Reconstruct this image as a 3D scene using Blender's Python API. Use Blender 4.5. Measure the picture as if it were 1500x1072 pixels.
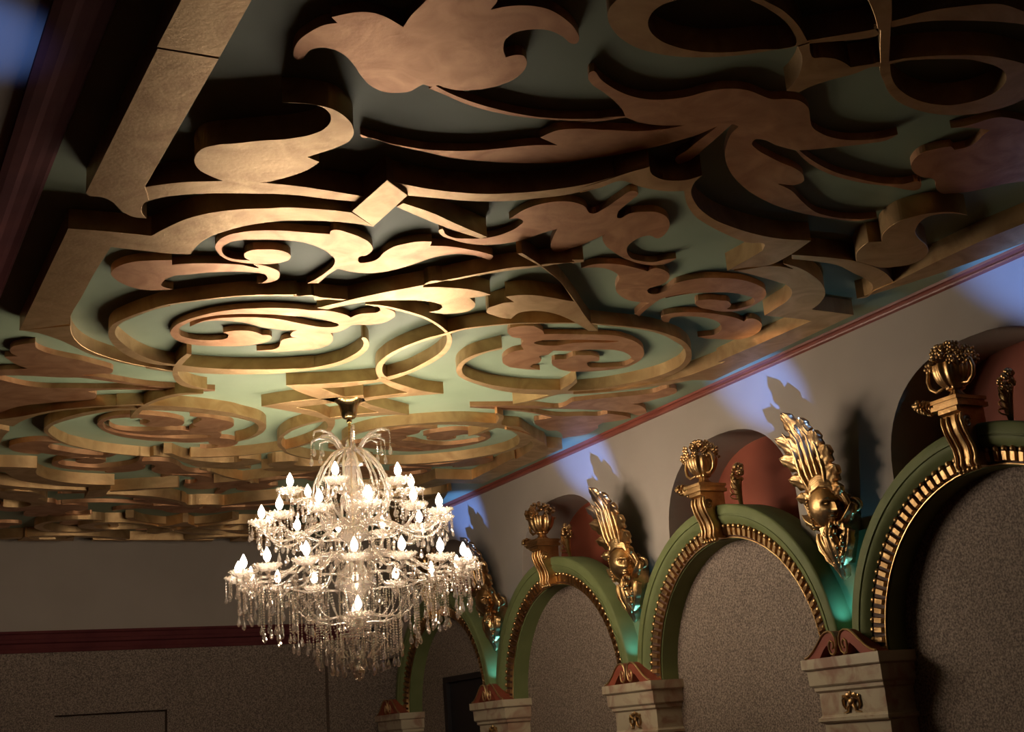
import bpy, bmesh, math, random
from mathutils import Vector, Matrix
from mathutils.geometry import tessellate_polygon
random.seed(7)
PI = math.pi
for _o in list(bpy.data.objects): bpy.data.objects.remove(_o)
C = bpy.context.scene.collection
SC = bpy.context.scene

# ------------------------------------------------------------------ camera
EYE = 1.6                       # eye height above the floor
H = 3.0 + EYE                   # green ceiling field
FPX = 1896.36                   # focal length in pixels of the 1500 x 1072 frame
YAW, PITCH, ROLL = math.radians(28.60736), math.radians(15.95112), math.radians(-4.30697)
X0, Y0 = 3.92254, 10.18594      # centre of the ceiling pattern, where the chandelier hangs
FWD = Vector((math.sin(YAW)*math.cos(PITCH), math.cos(YAW)*math.cos(PITCH), math.sin(PITCH)))
_r0 = Vector((math.cos(YAW), -math.sin(YAW), 0)); _u0 = _r0.cross(FWD)
RGT = math.cos(ROLL)*_r0 + math.sin(ROLL)*_u0
UPV = -math.sin(ROLL)*_r0 + math.cos(ROLL)*_u0
cam_d = bpy.data.cameras.new('camera'); cam = bpy.data.objects.new('camera', cam_d); C.objects.link(cam)
cam_d.sensor_width = 36; cam_d.lens = FPX*36/1500; cam_d.clip_start = 0.05; cam_d.clip_end = 100
_m = Matrix((RGT, UPV, -FWD)).transposed().to_4x4(); _m.translation = (0, 0, EYE); cam.matrix_world = _m
SC.camera = cam
SC.view_settings.view_transform = 'Standard'; SC.view_settings.look = 'None'
SC.view_settings.gamma = 1; SC.view_settings.use_curve_mapping = False
SC.view_settings.exposure = 0.0

# ------------------------------------------------------------------ world and lamps
BULB_STRENGTH = 196.0
BULB_COLOR = (1.0, 0.86, 0.68)
w = bpy.data.worlds.new('world'); SC.world = w; w.use_nodes = True
w.node_tree.nodes['Background'].inputs[0].default_value = (1.0, 0.78, 0.62, 1)
w.node_tree.nodes['Background'].inputs[1].default_value = 0.007
SC.cycles.max_bounces = 8; SC.cycles.transparent_max_bounces = 24
SC.cycles.sample_clamp_indirect = 4.0; SC.cycles.sample_clamp_direct = 30.0
SC.cycles.caustics_reflective = False; SC.cycles.caustics_refractive = False
SC.cycles.use_denoising = True
LED_COLOR = (0.16, 0.42, 1.0)
def led(loc, aim, power, size=math.radians(70), color=LED_COLOR, soft=.012):
    l = bpy.data.lights.new('led_spot', 'SPOT'); l.energy = power; l.color = color
    l.spot_size = size; l.spot_blend = 0.9; l.shadow_soft_size = soft
    o = bpy.data.objects.new('led_spot', l); C.objects.link(o); o.location = loc
    o.rotation_euler = (Vector(aim)-Vector(loc)).to_track_quat('-Z', 'Y').to_euler()
    return o

# ------------------------------------------------------------------ helpers
def mat(name, color, rough=0.6, metal=0.0, spec=0.5):
    m = bpy.data.materials.new(name); m.use_nodes = True
    b = m.node_tree.nodes['Principled BSDF']
    b.inputs['Base Color'].default_value = (*color, 1); b.inputs['Roughness'].default_value = rough
    b.inputs['Metallic'].default_value = metal; b.inputs['Specular IOR Level'].default_value = spec
    return m
def noise_mix(m, c1, c2, scale, detail=4, lo=0.35, hi=0.65, stretch=(1,1,1), rough=None, bump=0, bscale=None, dist=0.0):
    nt = m.node_tree; N = nt.nodes; L = nt.links; b = N['Principled BSDF']
    tc = N.new('ShaderNodeTexCoord'); mp = N.new('ShaderNodeMapping'); mp.inputs['Scale'].default_value = stretch
    geo = N.new('ShaderNodeNewGeometry')
    L.new(geo.outputs['Position'], mp.inputs['Vector'])
    n = N.new('ShaderNodeTexNoise'); n.inputs['Scale'].default_value = scale; n.inputs['Detail'].default_value = detail
    n.inputs['Distortion'].default_value = dist
    L.new(mp.outputs[0], n.inputs['Vector'])
    r = N.new('ShaderNodeValToRGB'); r.color_ramp.elements[0].position = lo; r.color_ramp.elements[1].position = hi
    r.color_ramp.elements[0].color = (*c1, 1); r.color_ramp.elements[1].color = (*c2, 1)
    L.new(n.outputs['Fac'], r.inputs[0]); L.new(r.outputs[0], b.inputs['Base Color'])
    if rough:
        mr = N.new('ShaderNodeMapRange'); mr.inputs['To Min'].default_value = rough[0]; mr.inputs['To Max'].default_value = rough[1]
        L.new(n.outputs['Fac'], mr.inputs['Value']); L.new(mr.outputs[0], b.inputs['Roughness'])
    if bump:
        n2 = N.new('ShaderNodeTexNoise'); n2.inputs['Scale'].default_value = bscale or scale*3; n2.inputs['Detail'].default_value = 5
        L.new(mp.outputs[0], n2.inputs['Vector'])
        bp = N.new('ShaderNodeBump'); bp.inputs['Strength'].default_value = bump; bp.inputs['Distance'].default_value = 0.01
        L.new(n2.outputs['Fac'], bp.inputs['Height']); L.new(bp.outputs[0], b.inputs['Normal'])
    return m
M = {}
M['gold_paint'] = noise_mix(mat('gold_paint', (.6,.4,.2), .42, .85), (.44,.255,.105), (.66,.43,.21), 3, 8, lo=.25, hi=.65, rough=(.52,.36), bump=.15, bscale=40, dist=1.8)
M['copper_paint'] = noise_mix(mat('copper_paint', (.6,.35,.2), .42, .85), (.42,.19,.085), (.66,.36,.19), 3, 8, lo=.25, hi=.65, rough=(.52,.38), bump=.12, bscale=40, dist=1.8)
M['green_ceiling'] = noise_mix(mat('green_ceiling', (.3,.38,.22), .6), (.25,.31,.19), (.31,.37,.235), 1.2, 3)
M['beige_wall'] = noise_mix(mat('beige_wall', (.4,.33,.27), .8), (.37,.295,.235), (.41,.33,.265), 1.0, 3)
M['red_trim'] = noise_mix(mat('red_trim', (.35,.1,.06), .5), (.22,.052,.032), (.27,.066,.04), 3, 3)
M['maroon_trim'] = noise_mix(mat('maroon_trim', (.22,.06,.06), .9, 0, .1), (.115,.028,.030), (.15,.038,.036), 3, 3)
M['brick_red'] = noise_mix(mat('brick_red', (.32,.09,.05), .7), (.26,.052,.022), (.32,.07,.03), 2, 3)
M['arch_green'] = noise_mix(mat('arch_green', (.2,.27,.1), .62, 0, .25), (.15,.165,.06), (.185,.20,.075), 3, 3)
M['ornament_gold'] = noise_mix(mat('ornament_gold', (.7,.42,.15), .3, 1.0), (.44,.25,.10), (.66,.42,.19), 9, 5, rough=(.27,.44), bump=.25, bscale=45)
M['marble'] = noise_mix(mat('marble', (.6,.5,.38), .35), (.40,.23,.15), (.56,.45,.30), 3.0, 9, lo=.36, hi=.52, dist=1.6)
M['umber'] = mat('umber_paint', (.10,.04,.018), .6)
M['dark_door'] = mat('dark_door', (.012,.008,.008), .5)
M['carpet'] = noise_mix(mat('carpet', (.12,.03,.02), .95), (.14,.035,.02), (.09,.03,.02), 6, 4)
# textured wall: grains of dark and pale stone chips
m = noise_mix(mat('granular_wall', (.2,.15,.12), .75), (.12,.080,.057), (.40,.29,.215), 64, 4, lo=.36, hi=.68, bump=.8, bscale=60); M['granular_wall'] = m
M['brass'] = mat('brass', (.72,.50,.22), .18, 1.0)
M['sleeve'] = mat('candle_sleeve', (.8,.75,.65), .5)
def crystal(name, rough, refl, tint, milk, base):
    m = bpy.data.materials.new(name); m.use_nodes = True; nt = m.node_tree; N = nt.nodes; L = nt.links
    for n in list(N): N.remove(n)
    out = N.new('ShaderNodeOutputMaterial'); mx = N.new('ShaderNodeMixShader'); fr = N.new('ShaderNodeLayerWeight')
    fr.inputs['Blend'].default_value = refl
    tr = N.new('ShaderNodeBsdfTransparent'); tr.inputs[0].default_value = (*tint, 1)
    gl = N.new('ShaderNodeBsdfGlossy'); gl.inputs['Roughness'].default_value = rough; gl.inputs[0].default_value = (1,.93,.86,1)
    ma = N.new('ShaderNodeMath'); ma.operation = 'MULTIPLY_ADD'; ma.inputs[1].default_value = .7; ma.inputs[2].default_value = base; ma.use_clamp = True
    L.new(fr.outputs['Facing'], ma.inputs[0]); L.new(ma.outputs[0], mx.inputs[0])
    df = N.new('ShaderNodeBsdfTranslucent'); df.inputs[0].default_value = (1,.90,.80,1); m2 = N.new('ShaderNodeMixShader'); m2.inputs[0].default_value = milk
    L.new(tr.outputs[0], m2.inputs[1]); L.new(df.outputs[0], m2.inputs[2])
    L.new(m2.outputs[0], mx.inputs[1]); L.new(gl.outputs[0], mx.inputs[2]); L.new(mx.outputs[0], out.inputs[0])
    return m
M['crystal'] = crystal('crystal', .10, .5, (.95,.90,.87), .07, .22)
M['glass'] = crystal('clear_glass', .16, .45, (.96,.9,.85), .34, .30)
m = bpy.data.materials.new('bulb_light'); m.use_nodes = True; nt = m.node_tree
for n in list(nt.nodes): nt.nodes.remove(n)
_o = nt.nodes.new('ShaderNodeOutputMaterial'); _e = nt.nodes.new('ShaderNodeEmission'); _e.inputs[0].default_value = (*BULB_COLOR, 1); _e.inputs[1].default_value = BULB_STRENGTH
nt.links.new(_e.outputs[0], _o.inputs[0]); M['bulb'] = m

class MB:
    """collects verts and faces; build() links them as one mesh object"""
    def __init__(s): s.v = []; s.f = []
    def add(s, vs, fs):
        k = len(s.v); s.v += [tuple(v) for v in vs]; s.f += [tuple(i+k for i in f) for f in fs]
    def box(s, x0, x1, y0, y1, z0, z1, T=None):
        vs = [Vector(p) for p in ((x0,y0,z0),(x1,y0,z0),(x1,y1,z0),(x0,y1,z0),(x0,y0,z1),(x1,y0,z1),(x1,y1,z1),(x0,y1,z1))]
        if T: vs = [T @ v for v in vs]
        s.add(vs, [(0,3,2,1),(4,5,6,7),(0,1,5,4),(1,2,6,5),(2,3,7,6),(3,0,4,7)])
    def lathe(s, prof, c=(0,0,0), n=16, T=None, flute=0, nfl=8):
        vs = []; fs = []
        for r, z in prof:
            for k in range(n):
                a = 2*PI*k/n; rr = r*(1+flute*math.cos(nfl*a))
                p = Vector((c[0]+rr*math.cos(a), c[1]+rr*math.sin(a), c[2]+z)); vs.append(T @ p if T else p)
        for i in range(len(prof)-1):
            for k in range(n):
                k2 = (k+1) % n; fs.append((i*n+k, i*n+k2, (i+1)*n+k2, (i+1)*n+k))
        s.add(vs, fs + [tuple(reversed(range(n))), tuple(range((len(prof)-1)*n, len(prof)*n))])
    def tube(s, pts, rad, n=8, flat=None):
        pts = [Vector(p) for p in pts]; rr = rad if isinstance(rad, (list, tuple)) else [rad]*len(pts)
        vs = []; fs = []; up = None
        for i, p in enumerate(pts):
            t = (pts[min(i+1, len(pts)-1)]-pts[max(i-1, 0)]).normalized()
            if up is None: up = Vector((0,0,1)) if abs(t.z) < .9 else Vector((1,0,0))
            a = t.cross(up).normalized(); b = a.cross(t).normalized(); up = b
            for k in range(n):
                q = 2*PI*k/n; vs.append(p+a*rr[i]*math.cos(q)+b*rr[i]*math.sin(q)*(flat or 1))
        for i in range(len(pts)-1):
            for k in range(n):
                k2 = (k+1) % n; fs.append((i*n+k, i*n+k2, (i+1)*n+k2, (i+1)*n+k))
        s.add(vs, fs + [tuple(reversed(range(n))), tuple(range((len(pts)-1)*n, len(pts)*n))])
    def octa(s, c, r, h, n=6):
        c = Vector(c); vs = [c+Vector((0,0,h))]+[c+Vector((r*math.cos(2*PI*k/n), r*math.sin(2*PI*k/n), 0)) for k in range(n)]+[c-Vector((0,0,h))]
        s.add(vs, [(0, 1+k, 1+(k+1) % n) for k in range(n)]+[(n+1, 1+(k+1) % n, 1+k) for k in range(n)])
    def blob(s, c, r, n=8, m_=6, T=None):
        r = r if isinstance(r, (tuple, list)) else (r, r, r)
        vs = []; fs = []
        for i in range(m_+1):
            t = PI*i/m_
            for k in range(n):
                a = 2*PI*k/n; p = Vector((r[0]*math.sin(t)*math.cos(a), r[1]*math.sin(t)*math.sin(a), r[2]*math.cos(t)))
                if T: p = T @ p
                vs.append(p+Vector(c))
        for i in range(m_):
            for k in range(n): fs.append((i*n+k, (i+1)*n+k, (i+1)*n+(k+1) % n, i*n+(k+1) % n))
        s.add(vs, fs)
    def prism(s, loops, to3, t0, t1):
        """closed 2-D loops (first outer, rest holes) extruded between depths t0 and t1; to3(u, v, t)"""
        flat = [p for lp in loops for p in lp]
        tris = tessellate_polygon([[Vector((p[0], p[1], 0)) for p in lp] for lp in loops])
        n = len(flat); s.add([to3(p[0], p[1], t0) for p in flat]+[to3(p[0], p[1], t1) for p in flat],
              [tuple(t) for t in tris]+[tuple(i+n for i in reversed(t)) for t in tris]
              + [f for f in s._walls(loops, n)])
    @staticmethod
    def _walls(loops, n):
        k = 0
        for lp in loops:
            m_ = len(lp)
            for i in range(m_):
                j = (i+1) % m_; yield (k+i, k+j, k+j+n, k+i+n)
            k += m_
    def mesh(s, name, m_, smooth=False):
        me = bpy.data.meshes.new(name); me.from_pydata(s.v, [], s.f); me.materials.append(m_)
        bm = bmesh.new(); bm.from_mesh(me); bmesh.ops.remove_doubles(bm, verts=bm.verts, dist=1e-6)
        bmesh.ops.recalc_face_normals(bm, faces=bm.faces); bm.to_mesh(me); bm.free()
        if smooth:
            for p in me.polygons: p.use_smooth = True
            try: me.set_sharp_from_angle(angle=math.radians(smooth if smooth is not True else 45))
            except Exception: pass
        me.update(); return me
    def build(s, name, m_, parent=None, smooth=False):
        o = bpy.data.objects.new(name, s.mesh(name, m_, smooth)); C.objects.link(o)
        if parent: o.parent = parent
        return o
def tag(o, label=None, cat=None, group=None, kind=None):
    if label: o['label'] = label
    if cat: o['category'] = cat
    if group: o['group'] = group
    if kind: o['kind'] = kind
    return o
def empty(name, loc=(0,0,0), rz=0):
    o = bpy.data.objects.new(name, None); C.objects.link(o); o.location = loc; o.rotation_euler = (0,0,rz); o.empty_display_size = .1
    return o
def child(_o, parent, me_name, me, loc=(0,0,0), rz=0):
    c = bpy.data.objects.new(me_name, me); C.objects.link(c); c.parent = parent; c.location = loc; c.rotation_euler = (0,0,rz)
    return c
def copy_tree(o, parent=None):
    c = o.copy(); C.objects.link(c)
    if parent: c.parent = parent
    for ch in list(o.children): copy_tree(ch, c)
    return c

# ------------------------------------------------------------------ outlines measured on the photograph, set on the ceiling
CROPS = {'A0':(0,0,2.978),'A1':(400,0,2.978),'A2':(850,0,2.978),'A3':(1000,0,2.978),'B0':(0,240,3.6975),'B1':(250,240,3.6975),
 'B2':(550,240,3.6975),'B3':(850,240,3.6975),'C1':(350,480,3.6975),'C2':(650,480,3.6975),'D':(1160,240,4.4118),
 'E1':(130,400,6.7),'E2':(240,420,6.7),'E3':(430,400,6.7),'E4':(600,400,6.7),'E5':(700,450,6.7),'E6':(840,450,6.7),'E7':(960,360,6.7),'E8':(820,340,6.7),
 'F1':(250,310,6.7),'F2':(0,460,6.7),'F3':(150,540,6.7),'F4':(660,560,6.7),'F5':(830,540,6.7),'F6':(620,280,6.7),'F7':(1280,0,6.7),'F8':(1280,120,6.7)}
def parse(txt):
    pts = []; cur = None
    for tok in txt.split():
        if tok in CROPS: cur = CROPS[tok]; continue
        corner = tok.endswith('!'); x, y = tok.rstrip('!').split(',')
        pts.append((cur[0]+float(x)/cur[2], cur[1]+float(y)/cur[2], corner))
    return pts
def smooth_loop(pts, step=5.0):
    """closed Catmull-Rom through the points, broken at corners"""
    n = len(pts); out = []
    for i in range(n):
        p1, p2 = pts[i], pts[(i+1) % n]
        p0 = pts[i-1] if not p1[2] else None; p3 = pts[(i+2) % n] if not p2[2] else None
        d = math.hypot(p2[0]-p1[0], p2[1]-p1[1]); k = max(1, min(8, int(d/step)+1))
        if (p0 is None and p3 is None): k = 1
        def tan(a, b, c):          # tangent at b scaled to the present segment
            da = math.hypot(b[0]-a[0], b[1]-a[1])+1e-6; dc = math.hypot(c[0]-b[0], c[1]-b[1])+1e-6
            return ((b[0]-a[0])/da*dc+(c[0]-b[0])/dc*da)/(da+dc)*d, ((b[1]-a[1])/da*dc+(c[1]-b[1])/dc*da)/(da+dc)*d
        t1 = tan(p0, p1, p2) if p0 else (p2[0]-p1[0], p2[1]-p1[1]); t2 = tan(p1, p2, p3) if p3 else (p2[0]-p1[0], p2[1]-p1[1])
        for j in range(k):
            t = j/k; h00 = 2*t**3-3*t*t+1; h10 = t**3-2*t*t+t; h01 = -2*t**3+3*t*t; h11 = t**3-t*t
            out.append((h00*p1[0]+h10*t1[0]+h01*p2[0]+h11*t2[0], h00*p1[1]+h10*t1[1]+h01*p2[1]+h11*t2[1]))
    return out
def on_plane(px, z):
    d = FWD+(px[0]-750)/FPX*RGT-(px[1]-536)/FPX*UPV; k = (z-EYE)/d.z
    return (d.x*k, d.y*k)
# ------------------------------------------------------------------ the room shell
XW = 7.2; YF = 18.0
def slab(name, x0, x1, y0, y1, z0, z1, m_, kind='structure'):
    mb = MB(); mb.box(x0, x1, y0, y1, z0, z1); return tag(mb.build(name, M[m_]), kind=kind)
slab('floor', -4, 7.6, -2, YF+.3, -.1, 0, 'carpet')
slab('ceiling', .78, 7.9, -2, YF+.2, H, H+.12, 'green_ceiling')
slab('ceiling_side', -4, .68, -2, YF+.2, H-.02, H+.12, 'beige_wall')
# left moulding: stepped maroon cornice
def sweep_y(name, prof, y0, y1, m_, kind='structure'):
    mb = MB(); n = len(prof); mb.add([(x, y0, z) for x, z in prof]+[(x, y1, z) for x, z in prof],
        [(i, (i+1) % n, (i+1) % n+n, i+n) for i in range(n)]+[tuple(range(n)), tuple(reversed(range(n, 2*n)))])
    return tag(mb.build(name, M[m_]), kind=kind)
def sweep_x(name, prof, x0, x1, m_, kind='structure'):
    mb = MB(); n = len(prof); mb.add([(x0, y, z) for y, z in prof]+[(x1, y, z) for y, z in prof],
        [(i, (i+1) % n, (i+1) % n+n, i+n) for i in range(n)]+[tuple(range(n)), tuple(reversed(range(n, 2*n)))])
    return tag(mb.build(name, M[m_]), kind=kind)
sweep_y('trim_1', [(.905,H+.01),(.905,H-.012),(.885,H-.022),(.85,H-.026),(.82,H-.034),(.78,H-.038),(.75,H-.048),(.70,H-.05),(.665,H-.046),(.665,H+.01)], -1.9, YF, 'maroon_trim')
sweep_y('trim_2', [(XW,H-.068),(XW-.03,H-.062),(XW-.035,H-.05),(XW-.022,H-.044),(XW-.022,H-.024),(XW-.04,H-.018),(XW-.045,H),(XW,H+.01)], -1.9, YF, 'red_trim')
# far wall: plain upper part, maroon band, granular lower part with a recessed opening
zb0, zb1 = EYE+1.49, EYE+1.765
slab('wall_far', -4, 7.6, YF, YF+.3, zb1, H+.1, 'beige_wall')
sweep_x('trim_3', [(YF+.1,zb1),(YF-.06,zb1),(YF-.065,zb1-.03),(YF-.04,zb1-.045),(YF-.04,zb1-.10),(YF-.055,zb1-.11),(YF-.055,zb1-.15),(YF-.02,zb1-.165),(YF-.02,zb1-.22),(YF-.035,zb1-.235),(YF-.03,zb0),(YF+.1,zb0)], -4, 6.95, 'maroon_trim')
rx0, rx1, rz = 2.75, 4.19, EYE+.69
mb = MB(); mb.prism([[(-4,0),(rx0,0),(rx0,rz),(rx1,rz),(rx1,0),(6.42,0),(6.42,zb0+.02),(-4,zb0+.02)]], lambda u, v, t: (u, t, v), YF+.01, YF+.3)
tag(mb.build('wall_far_lower', M['granular_wall']), kind='structure')
slab('wall_far_recess', rx0-.1, rx1+.1, YF+.14, YF+.3, 0, rz+.1, 'granular_wall')
slab('wall_far_return', 6.42, 7.6, YF-.12, YF+.3, 0, zb0+.02, 'granular_wall')
# ------------------------------------------------------------------ right wall: arcade
BAYS = [6.30, 9.34, 12.38, 15.42]; PIERS = [7.82, 10.86, 13.90, 16.94]
ZS = EYE+.40                      # springing height on the capitals
XA = 7.0                          # arch face
RO, RG0, RG1 = 1.455, 1.27, 1.165  # outer radius, gold band outer and inner radius
XP = 7.27                         # granular panel
NW, NB = .955, EYE+1.30
def niche_outline(yc, grow=0, n=14):
    pts = []                       # flattened arch, vertical sides running down behind the green arch
    w_, z0, h_ = NW+grow, EYE+1.72, .81+grow
    pts.append((yc-w_, NB)); 
    for i in range(n*2+1):
        a = PI-PI*i/(2*n); pts.append((yc+w_*math.copysign(abs(math.cos(a))**.82, math.cos(a)), z0+h_*abs(math.sin(a))**.92))
    pts.append((yc+w_, NB)); return pts
# upper wall in one slab; its lower edge follows the arches
lower = []
y = -2.0; poly = [(-2, H+.02), (-2, NB-.1)]
first = True
for yc in BAYS:
    zc = NB
    poly.append((yc-1.2, NB-.1)); poly += [(yc-NW-.0, NB-.1)] if False else []
    poly += niche_outline(yc)[0:] ; poly.append((yc+1.2, NB-.1))
poly += [(YF, NB-.1), (YF, H+.02)]
# vertical steps between the slab foot and the niche sides
mb = MB(); mb.prism([poly], lambda u, v, t: (t, u, v), XW, XW+.10)
tag(mb.build('wall_right', M['beige_wall']), kind='structure')
for i, yc in enumerate(BAYS):
    lp = niche_outline(yc); mb = MB(); n = len(lp)       # the reveal of the niche
    vs = []; fs = []
    for (yy, zz) in lp: vs += [(XW+.10, yy, zz), (XW+.54, yy, zz), (XW+.54, yc+(yy-yc)*1.05, zz+.04), (XW+.10, yc+(yy-yc)*1.05, zz+.04)]
    for k in range(n-1):
        for j in range(4): fs.append((4*k+j, 4*k+(j+1) % 4, 4*k+4+(j+1) % 4, 4*k+4+j))
    mb.add(vs, fs); tag(mb.build('wall_right_reveal', M['beige_wall'], smooth=40), kind='structure')
slab('wall_right_niche', XW+.52, XW+.60, -2, YF, EYE+1.0, H+.02, 'brick_red')
def arc(yc, r, n=40, a0=0, a1=PI): return [(yc+r*math.cos(a0+(a1-a0)*i/n), ZS+r*math.sin(a0+(a1-a0)*i/n)) for i in range(n+1)]
ORD = ['nearest the camera at the right edge', 'second from the right', 'third from the right, beside the chandelier', 'farthest, partly hidden behind the chandelier crystals']
def arch(yc, i):
    root = empty('decorative_arch', (XA, yc, ZS))
    tag(root, 'green moulded arch with gold dentil ring, '+ORD[i], 'arch', 'green arches along the right wall')
    prof = [(RO,.30),(RO,.018),(RO-.008,.006),(RO-.02,0),(RO-.085,0),(RO-.088,.012),(RO-.098,.012),(RO-.101,.004),(RO-.115,.006),(RO-.145,.022),(RO-.175,.050),(RG0+.012,.062),(RG0,.064),(RG0-.002,.085),
            (RG1+.004,.085),(RG1,.085),(RG1-.012,.092),(RG1-.012,.30)]
    N_ = 56; mb = MB(); n = len(prof); vs = []; fs = []
    for k in range(N_+1):
        a = PI*k/N_
        for r, dx in prof: vs.append((dx, r*math.cos(a), r*math.sin(a)))
    for k in range(N_):
        for j in range(n):
            fs.append((k*n+j, k*n+(j+1) % n, (k+1)*n+(j+1) % n, (k+1)*n+j))
    fs += [tuple(range(n)), tuple(reversed(range(N_*n, (N_+1)*n)))]
    mb.add(vs, fs); mb.build('arch_moulding', M['arch_green'], root, smooth=35)
    d = MB(); K = 54                       # gold band: rounded blocks with a beaded edge
    def P_(a, r, x): return (x, r*math.cos(a), r*math.sin(a))
    for k in range(K):
        a0 = PI*(k+.10)/K; a1 = PI*(k+.84)/K
        for (ra, rb, xx) in ((RG1+.012, RG0-.014, .040),):
            vs = [P_(a0,ra,.09),P_(a1,ra,.09),P_(a1,rb,.09),P_(a0,rb,.09)]; am = (a1-a0)*.16
            vs += [P_(a0+am,ra+.01,xx+.012),P_(a1-am,ra+.01,xx+.012),P_(a1-am,rb-.008,xx),P_(a0+am,rb-.008,xx)]
            d.add(vs, [(0,3,2,1),(4,5,6,7),(0,1,5,4),(1,2,6,5),(2,3,7,6),(3,0,4,7)])
        am = (a0+a1)/2; d.blob(P_(am, RG0-.002, .050), (.022,.024,.024), 8, 5)
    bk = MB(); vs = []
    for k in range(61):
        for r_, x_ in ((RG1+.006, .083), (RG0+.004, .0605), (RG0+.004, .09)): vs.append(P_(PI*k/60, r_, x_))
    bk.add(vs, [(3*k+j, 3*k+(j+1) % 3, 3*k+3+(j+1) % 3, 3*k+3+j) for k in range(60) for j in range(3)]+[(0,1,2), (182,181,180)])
    bk.build('ring_backing', M['umber'], root)
    for rr, w_ in ((RG1, .007), (RG0-.03, .006)):
        d.tube([P_(PI*j/60, rr, .078) for j in range(61)], w_, 6)
    d.build('dentil_ring', M['ornament_gold'], root, smooth=50)
    return root
for i, yc in enumerate(BAYS): arch(yc, i)
# granular panel running behind pilasters and up inside every arch
pp = [(-2, 0), (-2, ZS+.02)]
for yc in BAYS: pp += [(yc-(RG1+.06)*math.cos(PI*k/30), ZS+.02+(RG1+.06)*math.sin(PI*k/30)) for k in range(31)]
pp += [(YF, ZS+.02), (YF, 0)]
mb = MB(); mb.prism([pp], lambda u, v, t: (t, u, v), XP, XP+.06); tag(mb.build('wall_right_lower', M['granular_wall']), kind='structure')
# green backing between two arches, lit by the small blue lamps
for i, yp in enumerate(PIERS[:3]):
    mb = MB(); pts = []
    R_ = RO-.06
    for k in range(13): z_ = ZS-.02+.98*k/12; pts.append((yp-1.52+math.sqrt(max(0, R_*R_-max(0, z_-ZS)**2)), z_))
    for k in range(13): z_ = ZS+.96-.98*k/12; pts.append((yp+1.52-math.sqrt(max(0, R_*R_-max(0, z_-ZS)**2)), z_))
    mb.prism([pts], lambda u, v, t: (t, u, v), XW-.015, XW+.06)
    tag(mb.build('wall_right_spandrel', M['arch_green']), kind='structure')
# ------------------------------------------------------------------ marble pilasters with broken scroll pediments
PO = ['nearest the camera below the right edge', 'between the second and third arches', 'beside the dark doorway', 'in the far corner']
def pilaster(yp, i):
    root = empty('marble_pilaster', (XP, yp, 0))
    tag(root, 'cream veined marble pilaster with moulded capital, '+PO[i], 'pilaster', 'marble pilasters under the arches')
    xf = 6.9-XP; hw = .44; zt = EYE+.415
    mb = MB(); mb.box(xf+.10, .02, -hw+.08, hw-.08, 0, EYE-.05); mb.build('shaft', M['marble'], root)
    prof = [(0,.0),(0,-.075),(.012,-.085),(.03,-.09),(.035,-.20),(.045,-.212),(.06,-.218),(.06,-.245),(.085,-.262),(.085,-.43),(.075,-.445),(.06,-.45),(.06,-.475),(.085,-.49)]
    mb = MB(); vs = []; fs = []
    for d, z in prof: vs += [(xf+d, -hw+d*.9, zt+z), (xf+d, hw-d*.9, zt+z), (.02, hw-d*.9, zt+z), (.02, -hw+d*.9, zt+z)]
    for k in range(len(prof)-1):
        for j in range(4): fs.append((4*k+j, 4*k+(j+1) % 4, 4*k+4+(j+1) % 4, 4*k+4+j))
    fs += [(0,1,2,3), (4*len(prof)-4+3, 4*len(prof)-4+2, 4*len(prof)-4+1, 4*len(prof)-4)]
    mb.add(vs, fs); mb.build('capital', M['marble'], root)
    # little gilt leaf emblem on the frieze
    g = MB(); zc = zt-.345; xx = xf+.085
    g.blob((xx-.012, 0, zc), (.022,.034,.03), 8, 6)
    for s in (-1, 1):
        g.tube([(xx-.008, s*.02, zc+.01), (xx-.02, s*.055, zc+.035), (xx-.014, s*.085, zc+.02), (xx-.01, s*.09, zc-.02), (xx-.01, s*.07, zc-.05)], [.014,.018,.014,.012,.008], 6)
        g.tube([(xx-.008, s*.015, zc-.01), (xx-.018, s*.04, zc-.04), (xx-.012, s*.045, zc-.065), (xx-.008, s*.095, zc-.075)], [.012,.014,.010,.005], 6)
        g.blob((xx-.012, s*.035, zc+.055), (.012,.022,.018), 6, 5); g.blob((xx-.012, s*.085, zc+.045), (.010,.014,.014), 6, 5)
    g.blob((xx-.014, 0, zc+.062), (.012,.014,.024), 6, 5)
    g.build('gilt_emblem', M['ornament_gold'], root, smooth=60)
    # pediment: thing of its own resting on the capital
    p = empty('scroll_pediment', (6.9, yp, zt)); dd = .17
    tag(p, 'brick red broken scroll pediment, resting on the pilaster '+PO[i], 'pediment', 'red scroll pediments on the capitals')
    def half(s):
        top = [(.405,0),(.36,.012),(.30,.045),(.24,.095),(.18,.152),(.13,.185),(.085,.195),(.045,.183),(.018,.15),(.012,.09),(.028,.03),(.06,.004),(.095,.015),(.112,.06),(.13,.09),(.17,.06),(.23,0)]
        return [(s*a, b) for a, b in top]
    for s in (-1, 1):
        mb = MB(); mb.prism([half(s)], lambda u, v, t: (t, u, v), .02, dd); mb.build('scroll_half', M['brick_red'], p)
        g = MB(); pts = [(.40,.008),(.35,.022),(.29,.06),(.23,.112),(.175,.162),(.13,.187),(.085,.192),(.048,.178),(.024,.14),(.018,.09),(.032,.038),(.06,.014),(.09,.024),(.104,.062),(.098,.105),(.075,.122),(.054,.105),(.052,.075),(.068,.058)]
        g.tube([(.018, s*a, b) for a, b in pts], .0095, 6); g.build('scroll_edge', M['gold_paint'], p, smooth=60)
    mb = MB(); mb.prism([[(-.2,0),(.2,0),(.13,.07),(0,.10),(-.13,.07)]], lambda u, v, t: (t, u, v), .10, dd); mb.build('back_block', M['brick_red'], p)
for i, yp in enumerate(PIERS): pilaster(yp, i)
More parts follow.
